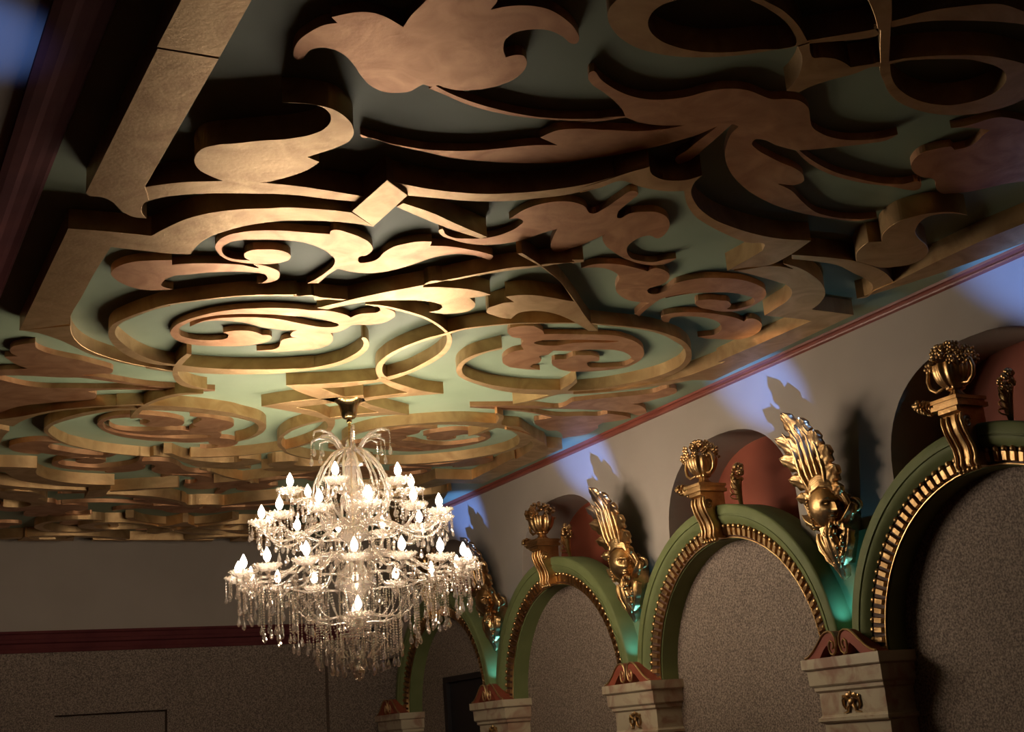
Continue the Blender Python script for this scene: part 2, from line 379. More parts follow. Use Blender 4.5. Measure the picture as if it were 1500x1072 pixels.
# dark doorway in the farthest bay
dr = slab('door_1', XP-.05, XP+.005, 14.45, 15.55, 0, EYE+.73, 'dark_door')
mb = MB(); mb.prism([[(14.35,0),(14.35,EYE+.80),(15.65,EYE+.80),(15.65,0),(15.55,0),(15.55,EYE+.73),(14.45,EYE+.73),(14.45,0)]], lambda u, v, t: (t, u, v), XP-.10, XP+.004)
mb.build('door_frame', M['dark_door'], dr)
# ------------------------------------------------------------------ keystone consoles with urns and flower horns
UO = ['nearest the camera', 'second from the right', 'third from the right', 'farthest along the wall']
def spiral(c, r0, r1, turns, a0, n=22, s=1):
    return [(c[0]+(r0+(r1-r0)*k/n)*math.cos(a0+s*2*PI*turns*k/n), c[1]+(r0+(r1-r0)*k/n)*math.sin(a0+s*2*PI*turns*k/n)) for k in range(n+1)]
def console(yc, i):
    zb = EYE+1.56; root = empty('keystone_console', (XA, yc, zb)); G = M['ornament_gold']
    tag(root, 'gilded fluted S-scroll bracket on the arch crown, '+UO[i], 'bracket', 'gilded brackets on the arch crowns')
    # side outline (x towards the room is negative)
    prof = [(.06,0),(-.03,.0),(-.045,.03),(-.035,.08),(-.045,.14),(-.075,.20),(-.105,.26),(-.118,.32),(-.11,.37),(-.15,.385),(-.15,.415),(.11,.415),(.11,0)]
    mb = MB(); mb.prism([[(a, b) for a, b in prof]], lambda u, v, t: (u, t, v), -.088, .088); mb.build('scroll_body', G, root, smooth=50)
    r = MB()
    for yy in (-.088, -.038, .038, .088):
        r.tube([(-.028,yy,-.005),(-.055,yy,.02),(-.044,yy,.08),(-.053,yy,.14),(-.082,yy,.20),(-.112,yy,.26),(-.127,yy,.32),(-.118,yy,.365)], .012, 8)
    for yy in (-.09, .09): r.tube([(a, yy, b) for a, b in spiral((-.075,.30), .045, .008, 1.4, .6)], .010, 6)
    for k in range(5): r.blob((-.03, -.08+.04*k, -.012), (.022,.020,.022), 8, 6)
    r.build('ribs', G, root, smooth=60)
    s = MB(); s.box(-.175, .12, -.125, .125, .415, .445); s.box(-.16, .11, -.11, .11, .445, .465); s.box(-.175, .12, -.12, .12, .465, .49); s.build('top_slab', G, root)
    # the urn
    u = empty('flower_urn', (XA-.03, yc, zb+.49))
    tag(u, 'gilded two-handled urn heaped with flowers, on the bracket '+UO[i], 'urn', 'gilded flower urns above the arches')
    b = MB(); b.lathe([(0.0,0),(.072,0),(.076,.014),(.055,.026),(.042,.045),(.040,.06),(.064,.072),(.064,.085),(.085,.10),(.112,.135),(.130,.18),(.136,.225),(.132,.25),(.0,.25)], n=72, flute=.06, nfl=12)
    b.build('bowl', G, u, smooth=50)
    for s_ in (-1, 1):
        h = MB(); h.tube([(-.02, s_*.085, .10), (-.03, s_*.15, .085), (-.03, s_*.20, .12), (-.03, s_*.215, .18), (-.03, s_*.20, .235), (-.03, s_*.165, .265), (-.03, s_*.145, .25), (-.03, s_*.15, .23)], [.012,.014,.015,.015,.014,.013,.014,.016], 8); h.build('handle', G, u, smooth=60)
    f = MB(); rnd = random.Random(5+i)
    for k in range(60):
        a = rnd.uniform(0, 2*PI); e = rnd.uniform(-.1, 1.4); R_ = .148*rnd.uniform(.9, 1.12)
        c = (R_*math.cos(e)*math.cos(a), R_*math.cos(e)*math.sin(a)*1.05, .25+R_*.9*math.sin(e)); q = rnd.uniform(.014, .022)
        f.blob(c, (q, q, q*.9), 6, 4)
        if k % 2 == 0:
            for j in range(5):
                b_ = 2*PI*j/5; f.blob((c[0]+.012*math.cos(a), c[1]+.026*math.cos(b_), c[2]+.026*math.sin(b_)), (.012,.015,.015), 6, 4)
    f.build('flowers', G, u, smooth=60)
    for s_, nm in ((1, 'left of'), (-1, 'right of')):
        h = empty('flower_horn', (XA-.04, yc+.13, zb+.44) if s_ > 0 else (XA+.09, yc-.27, ZS+RO-.035))
        tag(h, 'small gilded flower horn '+nm+' the urn bracket, arch '+UO[i], 'cornucopia', 'gilded flower horns beside the urns')
        yy, zz = (.13, .05) if s_ > 0 else (-.07, .23)
        c_ = MB(); c_.tube([(.06,0,0),(.03,yy*.3,zz*.25),(0,yy*.62,zz*.6),(-.02,yy,zz)], [.014,.026,.040,.052], 12)
        for k in range(4): c_.tube([(-.02+.052*math.cos(q), yy*(.9-.2*k)+.3*(.052-.01*k)*math.sin(q), zz*(.9-.2*k)+(.052-.01*k)*math.sin(q)) for q in (2*PI*j/12 for j in range(13))], .006, 5)
        c_.build('horn', G, h, smooth=60)
        f = MB()
        for k in range(34):
            t = rnd.uniform(0,1); a = rnd.uniform(0, 2*PI); q = .062*(1-t*.55)
            f.blob((-.02+q*math.cos(a), yy+s_*.10*t*(1 if s_ > 0 else .6)+q*.6*math.sin(a), zz+(.02 if s_ > 0 else .11)*t+q*math.sin(a)*(1 if s_ > 0 else .6)), rnd.uniform(.014,.022), 7, 5)
        f.build('flowers', G, h, smooth=60)
for i, yc in enumerate(BAYS): console(yc, i)
# ------------------------------------------------------------------ gilded masks with plumes between the arches
def mask(yp, i):
    G = M['ornament_gold']; root = empty('plumed_mask', (XW-.09, yp, EYE+1.58)); rnd = random.Random(3); root.scale = (1, 1.22, 1.04)
    tag(root, 'gilded plumed mask cartouche in relief between arches, '+['nearest the camera', 'middle one', 'farthest, beside the chandelier crystals'][i], 'mask', 'gilded masks between the arches')
    lean = .36                                    # the crest leans out into the hall
    # head turned towards the near end of the hall
    T = Matrix.Rotation(math.radians(66), 4, 'Z') @ Matrix.Rotation(math.radians(-12), 4, 'Y')
    hd = MB(); vs = []; fs = []; n, m_ = 60, 44
    for a in range(m_+1):
        th = PI*a/m_
        for b in range(n):
            ph = 2*PI*b/n-PI; x, y_, z = math.sin(th)*math.cos(ph), math.sin(th)*math.sin(ph), math.cos(th)
            r = 1.0; f = max(0, x)
            px, py, pz = x*.115, y_*.112*(1-.20*max(0, -z)**1.5), z*.15
            def g(cy, cz, sy, sz, amt): return amt*math.exp(-((y_-cy)/sy)**2-((z-cz)/sz)**2)*(1 if x > 0 else 0)
            d = g(0,-.04,.095,.22,.038)+g(0,-.20,.15,.08,.028)+g(0,.30,.55,.12,.010)+g(.35,-.12,.22,.16,.010)+g(-.35,-.12,.22,.16,.010)
            d += g(0,-.42,.24,.05,.024)+g(0,-.55,.20,.05,.020)-g(0,-.485,.26,.028,.018)+g(0,-.76,.25,.13,.026)
            d -= g(.33,.12,.20,.13,.030)+g(-.33,.12,.20,.13,.030); d += g(.33,.10,.12,.06,.022)+g(-.33,.10,.12,.06,.022)+g(.33,.30,.22,.06,.014)+g(-.33,.30,.22,.06,.014)
            px += d
            vs.append(T @ Vector((-px, py, pz))*1.12)
    for a in range(m_):
        for b in range(n): fs.append((a*n+b, (a+1)*n+b, (a+1)*n+(b+1) % n, a*n+(b+1) % n))
    hd.add([v+Vector((-.11, 0, 0)) for v in vs], fs); hd.build('face', G, root, smooth=80)
    ft = MB(); Q = lambda x, y_, z: (T @ Vector((x, y_, z)))*1.12+Vector((-.11, 0, 0))
    for s in (-1, 1):
        ft.blob(Q(-.094, s*.040, .016), (.014,.019,.011), 10, 8)
        ft.tube([Q(-.086, s*.018, .024), Q(-.108, s*.036, .032), Q(-.096, s*.060, .022)], [.003,.0055,.003], 6)
        ft.tube([Q(-.088, s*.018, .010), Q(-.104, s*.038, .002), Q(-.094, s*.058, .012)], [.003,.004,.003], 6)
        ft.tube([Q(-.100, s*.012, .044), Q(-.112, s*.036, .058), Q(-.092, s*.066, .046)], [.004,.0075,.004], 6)
        ft.blob(Q(-.122, s*.013, -.036), (.009,.009,.008), 8, 6)
    ft.tube([Q(-.100,-.032,-.066), Q(-.116,-.013,-.060), Q(-.118,0,-.063), Q(-.116,.013,-.060), Q(-.100,.032,-.066)], [.003,.007,.006,.007,.003], 7)
    ft.tube([Q(-.100,-.028,-.070), Q(-.113,-.012,-.078), Q(-.116,0,-.079), Q(-.113,.012,-.078), Q(-.100,.028,-.070)], [.003,.007,.009,.007,.003], 7)
    ft.build('facial_features', G, root, smooth=70)
    # plume: ridged curling feathers
    def plume(pts, w0, nm='plume', ridges=3):
        mb = MB(); P = [Vector(p) for p in pts]; L_ = len(P); S = []
        for k in range(L_-1):
            for j in range(4):
                t = j/4; a, b, c, d = P[max(0,k-1)], P[k], P[k+1], P[min(L_-1,k+2)]
                S.append(.5*((2*b)+(c-a)*t+(2*a-5*b+4*c-d)*t*t+(3*b-a-3*c+d)*t**3))
        S.append(P[-1]); m2 = 15; vs = []; fs = []
        for k, p in enumerate(S):
            t = (S[min(k+1, len(S)-1)]-S[max(k-1, 0)]).normalized(); nrm = Vector((-1,0,0)); nrm = (nrm-t*nrm.dot(t)).normalized(); sd = t.cross(nrm)
            u = k/(len(S)-1); wd = w0*(.35+1.3*math.sin(PI*min(1, .12+u*.80))**.8*.6)*(1 if u < .9 else 1-(u-.9)*6)
            wd *= .85+.50*abs(math.sin(u*PI*3.5))**.7*(1-.2*u)
            for j in range(m2+1):
                v = -1+2*j/m2; hgt = .026*(1-v*v)+.007*math.cos(v*PI*ridges)-.020*abs(v)**3+.006*math.cos(u*PI*9)*abs(v)
                vs.append(p+sd*wd*v+nrm*(hgt+.012))
            for j in (m2, 0): vs.append(p+sd*wd*(-1+2*j/m2)*.9-nrm*.018)
        q = m2+3
        for k in range(len(S)-1):
            for j in range(q): fs.append((k*q+j, k*q+(j+1) % q, (k+1)*q+(j+1) % q, (k+1)*q+j))
        mb.add(vs, fs+[tuple(range(q)), tuple(reversed(range((len(S)-1)*q, len(S)*q)))]); mb.build(nm, G, root, smooth=55)
    X = lambda z, e=0: -.06-lean*max(0, z-.05)*.75-e
    def c2(l, e=0): return [(X(z, e+ex), y_, z) for y_, z, ex in l]
    def lobe(y0_, z0_, y1, z1, w_):              # broad scalloped leaf lobe curling outward at the tip
        mb = MB(); n1, n2 = 18, 10; vs = []; fs = []; L_ = math.hypot(y1-y0_, z1-z0_); dy, dz = (y1-y0_)/L_, (z1-z0_)/L_
        for k in range(n1+1):
            u = k/n1; wd = w_*(.30+.95*math.sin(PI*min(1, .08+.86*u))**.7)*(1+.16*math.cos(u*PI*7))*math.sqrt(max(.02, 1-max(0, u-.72)**2/.08))
            arch_ = .10*math.sin(PI*u)*L_; cy, cz = y0_+dy*L_*u, z0_+dz*L_*u+arch_
            out_ = .045+.030*math.sin(PI*u)+.055*max(0, u-.55)/.45
            for j in range(n2+1):
                v = -1+2*j/n2; h_ = .022*(1-v*v)+.005*math.cos(v*PI*3)*(1-.3*u)
                y_, z_ = cy-dz*wd*v, cz+dy*wd*v; vs.append((X(z_, out_+h_), y_, z_))
            for j in (n2, 0):
                v = -1+2*j/n2; y_, z_ = cy-dz*wd*v*.85, cz+dy*wd*v*.85; vs.append((X(z_, out_-.03), y_, z_))
        q = n2+3
        for k in range(n1):
            for j in range(q): fs.append((k*q+j, k*q+(j+1) % q, (k+1)*q+(j+1) % q, (k+1)*q+j))
        mb.add(vs, fs+[tuple(range(q)), tuple(reversed(range(n1*q, (n1+1)*q)))]); mb.build('plume', G, root, smooth=60)
    for L4 in ((.03,.44,.08,.74,.058),(.0,.46,-.07,.66,.055),(.04,.36,.22,.57,.060),(.03,.24,.24,.42,.060),(.03,.12,.22,.25,.055),(-.03,.34,-.16,.54,.060),(-.04,.22,-.22,.41,.062),(-.05,.12,-.24,.25,.060),(-.06,.04,-.22,.10,.045),(.06,.03,.21,.10,.045)): lobe(*L4)
    plume(c2([(.0,.06,.04),(.0,.22,.055),(.0,.38,.055),(.0,.52,.05),(.01,.64,.07)]), .05, 'plume', 3)
    st = MB()
    for k, (ya, yb, yc_) in enumerate([(-.07,-.11,-.09),(-.035,-.05,-.05),(.0,.0,.0),(.035,.055,.05),(.07,.11,.12)]):
        st.tube(c2([(ya*1.3,.03,.075),(ya,.12,.09),(yb,.26,.095),(yb,.40,.09),(yc_,.52,.085),(yc_+.03,.60,.10)]), [.014,.020,.018,.015,.012,.005], 8)
    st.build('plume_strands', G, root, smooth=60)
    # swept hair over the brow and side locks
    hr = MB()
    for k in range(6):
        o_ = .014*k
        hr.tube([(-.17-.01*k, .085-.01*k, .05+o_), (-.205, .03, .115+o_), (-.20, -.04, .145+o_), (-.165, -.105, .125+o_), (-.12, -.15, .03+o_*.5), (-.08,-.165,-.05+o_)], [.012,.020,.025,.023,.018,.010], 8)
    for s in (-1, 1):
        for k in range(3):
            hr.tube([(-.12, s*.09, .12-.02*k), (-.12, s*(.155+.014*k), .05), (-.08, s*(.165+.012*k), -.03), (-.07, s*(.15+.01*k), -.11), (-.09, s*(.12), -.15)], [.014,.021,.021,.017,.009], 8)
    for k in range(10): hr.blob((-.19+.010*k*.4, .105, .05-.024*k), .013, 7, 5)
    hr.build('hair', G, root, smooth=60)
    # side volutes, wing leaves
    for s in (-1, 1):
        v = MB(); v.tube([(-.04-.02*math.sin(k*.5), s*(.20+a), b-.02) for k, (a, b) in enumerate(spiral((0,0), .075, .018, 1.15, 2.0, 20, 1))], [.022-.0006*k for k in range(21)], 8)
        v.build('side_scroll', G, root, smooth=60)
        plume([(-.06, s*.10, -.14), (-.08, s*.15, -.12), (-.09, s*.20, -.08), (-.08, s*.235, -.03)], .034, 'wing_leaf', 2)
        plume([(-.06, s*.13, -.20), (-.07, s*.12, -.27), (-.06, s*.07, -.38), (-.03, s*.02, -.47)], .040, 'lower_leaf', 3)
    plume([(-.10, 0, -.15), (-.12, 0, -.24), (-.09, 0, -.36), (-.03, 0, -.49), (0, 0, -.55)], .05, 'lower_leaf', 3)
    be = MB()
    for k in range(40):
        t = rnd.random(); be.blob((-.16+.08*t+rnd.uniform(-.02,.02), rnd.uniform(-1,1)*.09*(1-t*.7)-.05, -.15-.27*t), (.015,.016,.021), 7, 5)
    be.build('berry_cluster', G, root, smooth=60)
    bk = MB(); bk.prism([[(-.10,.02),(-.13,-.1),(-.09,-.26),(-.025,-.44),(.025,-.44),(.09,-.26),(.13,-.1),(.10,.02)]], lambda u, v, t: (t, u, v), -.09, .09); bk.build('backplate', G, root)
for i, yp in enumerate(PIERS[:3]): mask(yp, i)
for yp in PIERS[:3]:                                # small cyan lamps tucked behind each pediment
    led((7.07, yp-.02, EYE+.615), (7.16, yp-.04, EYE+1.4), 13.0, math.radians(125), (.10, .56, .95))
for yp in [4.78]+PIERS[:3]:                         # blue floor spots grazing the top of the wall past each mask
    led((4.6, yp-2.95, EYE-.1), (XW, yp+.88, EYE+2.84), 4200.0, math.radians(9.5), (.12, .30, 1.0), .03)
led((.10, 4.9, EYE+.6), (.36, 5.25, H), 190.0, math.radians(21), (.12, .30, 1.0), .05)
# (name, depth, label, outline, hole outlines, has a counterpart across the chandelier)
TB, TR, TF, TL = .135, .098, .118, .042
ORN = [
('carved_beam', TB, 'long flat gold beam board with smooth ends, near left edge of ceiling', 'A0 1259,-900! 684,205! 958,250! 1602,-900!', [], 1),
('carved_beam', TB, 'gold beam board ending in a carved hooked tip, near left corner of ceiling', 'A0 687,212! 375,840! 385,852 440,858 490,880 530,920 580,945 640,952! 618,925 617,905 630,885 650,875! 632,815! 955,256!', [], 1),
('scroll_ornament', .13, 'swan-neck gold scroll with swollen end and barb, near left of ceiling', 'A1 40,446! 120,449 190,458 255,473 310,505 345,545 352,580 335,612 300,632 250,652! 150,684! 202,706! 160,735 100,760 30,780 A0 1165,793 1100,795 975,788 915,765 865,735 848,705 855,675 880,650 940,632 1020,625 1150,612 A1 30,608 100,600 170,585 225,560 250,530 252,505 235,480 205,463 160,453 100,449', [], 1),
('curved_strip', .12, 'narrow gold strip running from beam tip to square block, near left of ceiling', 'A0 650,875! 632,815! 750,798 900,790 1050,789 A1 0,800 100,810 250,832 405,857! 385,880! 250,868 100,850 0,844 A0 1100,843 900,843 780,850 700,862', [], 1),
('frame_band', TF, 'mitred gold frame band with curved upper arm, near left corner of ceiling', 'B0 370,348! 560,362 820,388! 900,345 1000,300 1150,262 1300,245 1479,238 B1 600,235 750,240 900,252 980,262! 1100,338! 1000,322 900,312 800,307 700,305 600,307 500,318 400,335 300,362 200,400 140,445 105,488! B0 1020,490! 900,482 700,460 600,448! 500,610 430,740 398,790 382,825 375,867! 105,901!', [], 1),
('curved_band', TR, 'tapering gold band sweeping from frame corner to ring, near left of ceiling', 'F2 690,110! 703,190 750,260 830,325 930,375 1050,418 1200,462 1330,492 1474,518 E1 650,925 740,945 822,955! 822,966! 700,955 560,930 F2 1474,530 1330,505 1200,478 1050,440 920,405 800,355 700,305 600,258 500,222 420,195 340,178 200,157!', [], 1),
('ring_ornament', TR, 'large open gold ring band, near left of ceiling', 'E3 550,260! 400,250 200,232 0,218 E2 1300,80 1100,77 900,80 700,90 500,110 300,135 150,155 0,180 E1 600,355 450,405 330,455 250,495 205,545 192,590 200,640 240,700 310,765 400,820 500,860 620,890 740,905 845,912! 845,896! 740,881 620,851 500,801 400,741 330,686 282,638 260,600 260,560 278,525 320,490 400,450 500,410 650,357 800,320 E2 0,192 150,166 300,146 500,121 700,101 900,92 1100,90 1300,95 1474,106 E3 200,243 350,258 520,273!', [], 1),
('hooked_band', TR, 'gold band hooked at both ends closing the ring bottom, near left of ceiling', 'E2 225,655! 272,665! 240,700 200,740 178,768! 300,785 500,800 700,808 900,810 1100,808 1300,800 1474,785 E3 0,940 150,930 300,905 450,865 560,815 640,765 680,720 690,690 680,660 665,643 680,629 705,632 730,660 742,695 735,730 700,775 640,820 560,862 450,900 300,935 150,955 0,968 E2 1100,852 900,858 700,860 500,855 350,848 200,835 135,832! 147,870 182,915 242,955 330,984 425,1000! 425,1009! 320,1001 230,986 160,962 110,920 88,870 85,830 100,780 130,740 180,690', [], 1),
('leaf_scroll', TL, 'gold leaf scroll with double curl inside the ring, near left of ceiling', 'E2 255,390! 380,336 500,312 650,300 800,297 1000,303 1150,320 1253,341 E3 100,500 180,515 250,526 330,530 400,527 440,515 445,505 400,485 300,458 200,438 100,425 -23,420 E2 1100,272 900,266 700,267 550,277 400,300 300,325 220,362 160,398 140,430 150,465 210,495 300,515 400,522 520,520 590,512 630,495 635,470 610,455 580,448! 680,430 780,428 860,435 930,455 965,472! 1010,472 1040,475 1060,490 1040,520 980,548 880,568 750,580 600,583 450,580 300,570 200,550 130,525 80,490 62,450 75,420 120,375 200,335 350,285 500,250 700,222 900,210 1100,207 1300,215 1474,232 E3 300,365 430,385 520,410 562,435! 590,420 650,400 750,390 830,380 850,365 848,345 810,322 705,302! 780,308 870,335 940,358 995,385 1000,410 960,450 900,480 800,500 700,508 600,505 560,512 545,525 500,552 440,574 365,588! 385,620 388,650 360,690 300,720 180,748 0,760 E2 1100,638 1000,632 910,625! 1000,620 1090,610 1130,590 1142,560 1150,530 1200,508 1305,498! 1255,490 1240,470 1260,445 1310,425! 1180,425 1100,415 1000,402 900,378 800,352 700,338 600,331 500,331 400,342 320,364', [], 1),
('leaf_band', .103, 'bright gold leaf blade with long straight stem crossing the rings, near centre of ceiling', 'E3 230,340! 400,300 550,262 700,228 900,185 1100,148 1300,110 1474,75 F6 150,885 300,855 600,795 900,745 1110,728 1200,712 1474,682 E8 120,275 232,268! 238,290! 120,302 F6 1474,700 1200,732 1110,745 900,770 600,815 300,872 0,932 E4 130,137! 300,137 450,145 600,160 720,185 795,210! 700,230 590,243! 620,270 645,300 640,325 600,360 520,385 430,395 330,397 250,390 195,380! 250,370 300,355 322,335 315,315 270,295 200,278 100,268 0,265 E3 1000,265 800,272 600,297 450,327 330,355!', [], 1),
('curved_band', .099, 'gold band bending round the middle loop, right side, near centre of ceiling', 'E3 705,302! 850,312 1000,340 1150,380 1300,430 1400,485 1500,560 E4 400,600 418,640 410,700 350,790 250,862 130,925 0,982 E3 1000,1030 900,1055! 900,1020! 1000,995 1139,950 E4 120,890 220,835 300,775 350,710 367,650 360,605 330,565 270,518 170,458 60,415 -60,380 E3 1000,362 850,333 705,310!', [], 1),
('curved_band', .101, 'gold band from middle loop out to right ring, near centre of ceiling', 'E3 930,1022! 890,1000 870,950 880,900 920,850 1000,790 1150,715 1300,660 1474,612 E4 500,562 700,530 900,508 1100,497 1300,492 1474,494 E5 900,158 1130,165 1290,182! 1290,178! 1130,152 900,148 804,147 E4 1300,484 1100,486 900,498 700,518 500,548 400,572 E3 1474,592 1300,637 1150,692 1000,757 880,832 820,892 805,950 825,1010 860,1055!', [], 1),
('ring_ornament', TR, 'large open gold ring with spur and hook, near right of ceiling', 'E4 905,725! 800,752 700,778 600,812 520,858 470,910 457,960 480,1003 540,1042 640,1080 E5 200,812 400,842 600,852 700,858! 600,890 480,920 345,943! 345,950! 500,930 620,900 720,870 800,852 E6 100,850 300,820 500,790 700,745 900,690 1020,635 1100,580 1150,520 1162,450 1140,390 1080,330 950,270 800,225 600,192 400,172 190,150! 190,165! 400,185 600,206 800,245 900,280 980,325 1060,375 1100,430 1103,480 1060,560 980,610 850,665 720,702 500,752 300,787 60,812 E5 880,815! 975,735! 965,695! 930,735 870,775 810,808! 600,805 400,795 250,778 100,752 0,722 E4 570,1020 525,985 512,945 530,900 570,865 640,825 750,780 910,742!', [], 1),
('star_frame', .105, 'four-pointed gold frame with triangular opening, near side of chandelier canopy', 'C1 745,283! 600,295 400,306 255,312! 320,345 400,375 500,400 590,425! 700,395 900,373 1110,357! 1000,343 900,315 800,280 770,268', ['C1 445,328! 600,318 768,292! 820,320 915,352! 760,370 615,388! 530,360'], 1),
('diamond_block', .145, 'square gold diamond block between curved strips, near left of ceiling', 'A1 497,785! 588,852! 437,988! 343,922!', [], 1),
('straight_strip', .122, 'short straight gold strip slanting off the diamond block, near left of ceiling', 'B2 150,212! 300,262 450,330 605,395! 570,405! 400,350 250,290 115,232!', [], 1),
('scroll_band', .124, 'long gold band with cusped middle and curved tail, near right of ceiling', 'A1 500,785! 560,800 650,818 800,838 950,845 1100,838 1250,822 1400,795 1488,770 B3 0,130 120,95 250,50 375,15! 380,45 420,75 500,90 580,85 660,62! 615,105 600,150 625,215 700,285 850,350 1050,400 1250,415! 1140,490 1020,548 900,560 795,577! 900,520 985,470! 1000,440 900,425 800,385 700,335 620,280 575,210 562,145! 480,148 380,135 300,115 240,92 100,130 0,155 A1 1400,820 1300,845 1150,865 1000,877 850,875 700,862 588,852!', [], 1),
('frame_band', TF, 'broad gold frame band with rounded corner and long straight edge, near right of ceiling', 'E7 770,240! 900,228 1110,197 1250,205 1350,225 B3 1100,540 1180,560 1260,605 1310,650 1327,700 1300,750 1255,787! D 130,940! 250,955 400,975! E6 1373,717! 1170,712! 1050,735 950,755 820,770 600,800 300,835 0,855! 0,848! 300,828 500,800 700,765 950,718 1200,643 1474,528 B3 760,1072 1000,960 1250,850! E7 1474,725 1300,705 1070,683! 1200,600 1290,540 1335,480 1335,430 1290,385 1220,360 1050,310 900,270', [], 1),
('leaf_scroll', TL, 'copper leaf scroll with long curled tail and round eye, near right corner of ceiling', 'E8 210,350! 300,320 400,307 500,307 620,320 730,345 820,370 865,382! 900,360 940,350 990,358 1050,385 1078,420 1070,455 1020,500 960,525 890,545 855,570 870,595 930,605 1000,590 1060,560 1120,510 1200,480 1300,460 E7 300,335 450,315 600,312 740,318 900,345 1020,390 1080,430 1088,470 1060,520 1000,560 930,600 850,630 750,642 620,640 520,620 430,600 390,565 400,540 450,530 560,525 650,535 720,545 742,575 735,595 700,615 760,622 850,605 920,585 965,560 978,535 960,510 900,490 800,465 700,455 550,455 400,462 250,480 100,510 E8 1300,590 1200,605 1100,625 1000,650 940,685 870,740 800,800 780,825! 735,800! 800,740 880,690! 820,688 750,680 680,668 620,640 570,600 548,560 560,500 585,450 575,420 545,395 470,360 380,345 300,345', [], 1),
('leaf_ornament', TL, 'copper hooked leaf beside the frame band, near right corner of ceiling', 'E7 80,745! 55,710 65,690 130,665 250,650 400,650 550,660 700,685 800,710 870,740! 910,715 950,710 1000,725 1045,765 1035,820 980,865 880,905 750,918 600,912 480,905 415,890! 500,880 580,870 640,830 650,795 620,750 540,715 430,695 300,690 200,695 150,710 130,748!', [], 1),
('leaf_scroll', TL, 'copper leaf cluster with double arc inside the ring, near right of ceiling', 'E5 290,250! 300,215 370,192 450,182 550,184! 600,210 640,235 650,262! 750,262 950,265 1180,268 E6 300,270 420,280 520,305 620,345 680,400 695,450 660,515 600,555 500,592 350,615 200,628 0,632 E5 850,622 770,592 725,550 730,525 790,512 870,507 930,478 1050,470 1150,478 1195,500 1190,522 1120,530 1068,548 1080,575 1180,590 1300,587 1474,562 E6 560,550 600,520! 577,510! 560,480 520,450 440,425 300,415 150,415 E5 900,432 800,428 740,425! 690,465 600,485 625,515 600,545 540,560! 515,580 545,598 610,613! 520,612 400,600 300,582 245,545 240,510 280,465 350,432 450,415! 425,370 435,345 450,330! 430,312 330,290', ['E5 548,350 600,330 750,322 950,318 1200,323 1380,334 1300,344 1100,345 900,355 780,375 680,375 600,368'], 1),
('leaf_band', .107, 'gold hooked leaf on a slanting blade crossing the long stem, near centre of ceiling', 'B2 765,485! 795,483! 890,545 990,630 1050,700 1090,755 1140,830 1205,905! 1155,905! 1070,852 1000,820 920,800 830,797 770,810 735,838! 690,835 640,820 600,800 605,785 640,770 700,752 750,748! 705,718! 780,710 870,712 960,725 1040,740 1075,745! 1000,640 900,560', [], 1),
('leaf_scroll', .05, 'gold scroll with round curl and leaf tip under the curved band, near left of ceiling', 'B1 862,380! 868,362 900,357 960,372 1030,398 1080,430 1095,460 1070,490 1015,510 1015,528 1070,532 1120,515 1155,480 1200,452 1280,430 1350,420 1415,420! 1405,443! B2 400,447 500,462 590,482 638,502 620,520 598,515 560,500 480,488 400,490 300,510 200,545 100,573 0,590 B1 1040,590 960,580 905,565! 850,602 800,645! 738,647! 800,615 850,580 885,545 890,520 865,490 800,450 720,425 600,412 450,410 380,412 310,430 278,455 280,480 310,505 360,518 430,522! 400,505 400,485 430,470 500,463 570,465 620,475 650,495 645,515 610,530 540,542 450,540 370,532 300,515 255,480 240,450 255,420 300,390 380,370 500,360 620,362 750,372', [], 1),
('leaf_ornament', .05, 'S-shaped gold leaf between frame corner and ring, near left of ceiling', 'B0 930,520! 932,545! 1000,540 1150,538 1300,545 1400,560 B1 450,545 540,560 590,590 588,615 560,635 510,645 467,645! 505,638 525,620 515,600 470,590 400,583 300,583 200,588 100,598 0,612 B0 880,640 872,655 900,670 940,678! 850,684 760,678 680,655 620,620 600,595 610,575 650,550 720,530 820,522', [], 1),
('leaf_ornament', TL, 'copper leaf with three ragged lobes and curling stem, near middle of ceiling', 'B2 345,355! 365,352 375,375 420,398 500,403 600,400 700,375 770,340 800,310 785,298 725,297! 800,250 900,215 1000,202 1080,208 1140,235 1155,262 1180,268 1240,240 1320,185 1395,145 1415,150 B3 315,160 290,185 240,225 205,260 200,290 215,293 260,270 350,258 420,262 470,290 485,325 470,365 430,400 410,402 390,390 330,395 290,415 255,450 252,475 270,505 330,525 400,530 470,515 520,510! 470,538 400,548 330,540 250,515 180,475 130,430 120,395 135,380! 60,415 0,440 B2 1060,455 990,475 960,470 950,450 960,400 985,350! 900,375 800,410 700,430 600,438 500,430 420,410 360,385 342,365', [], 1),
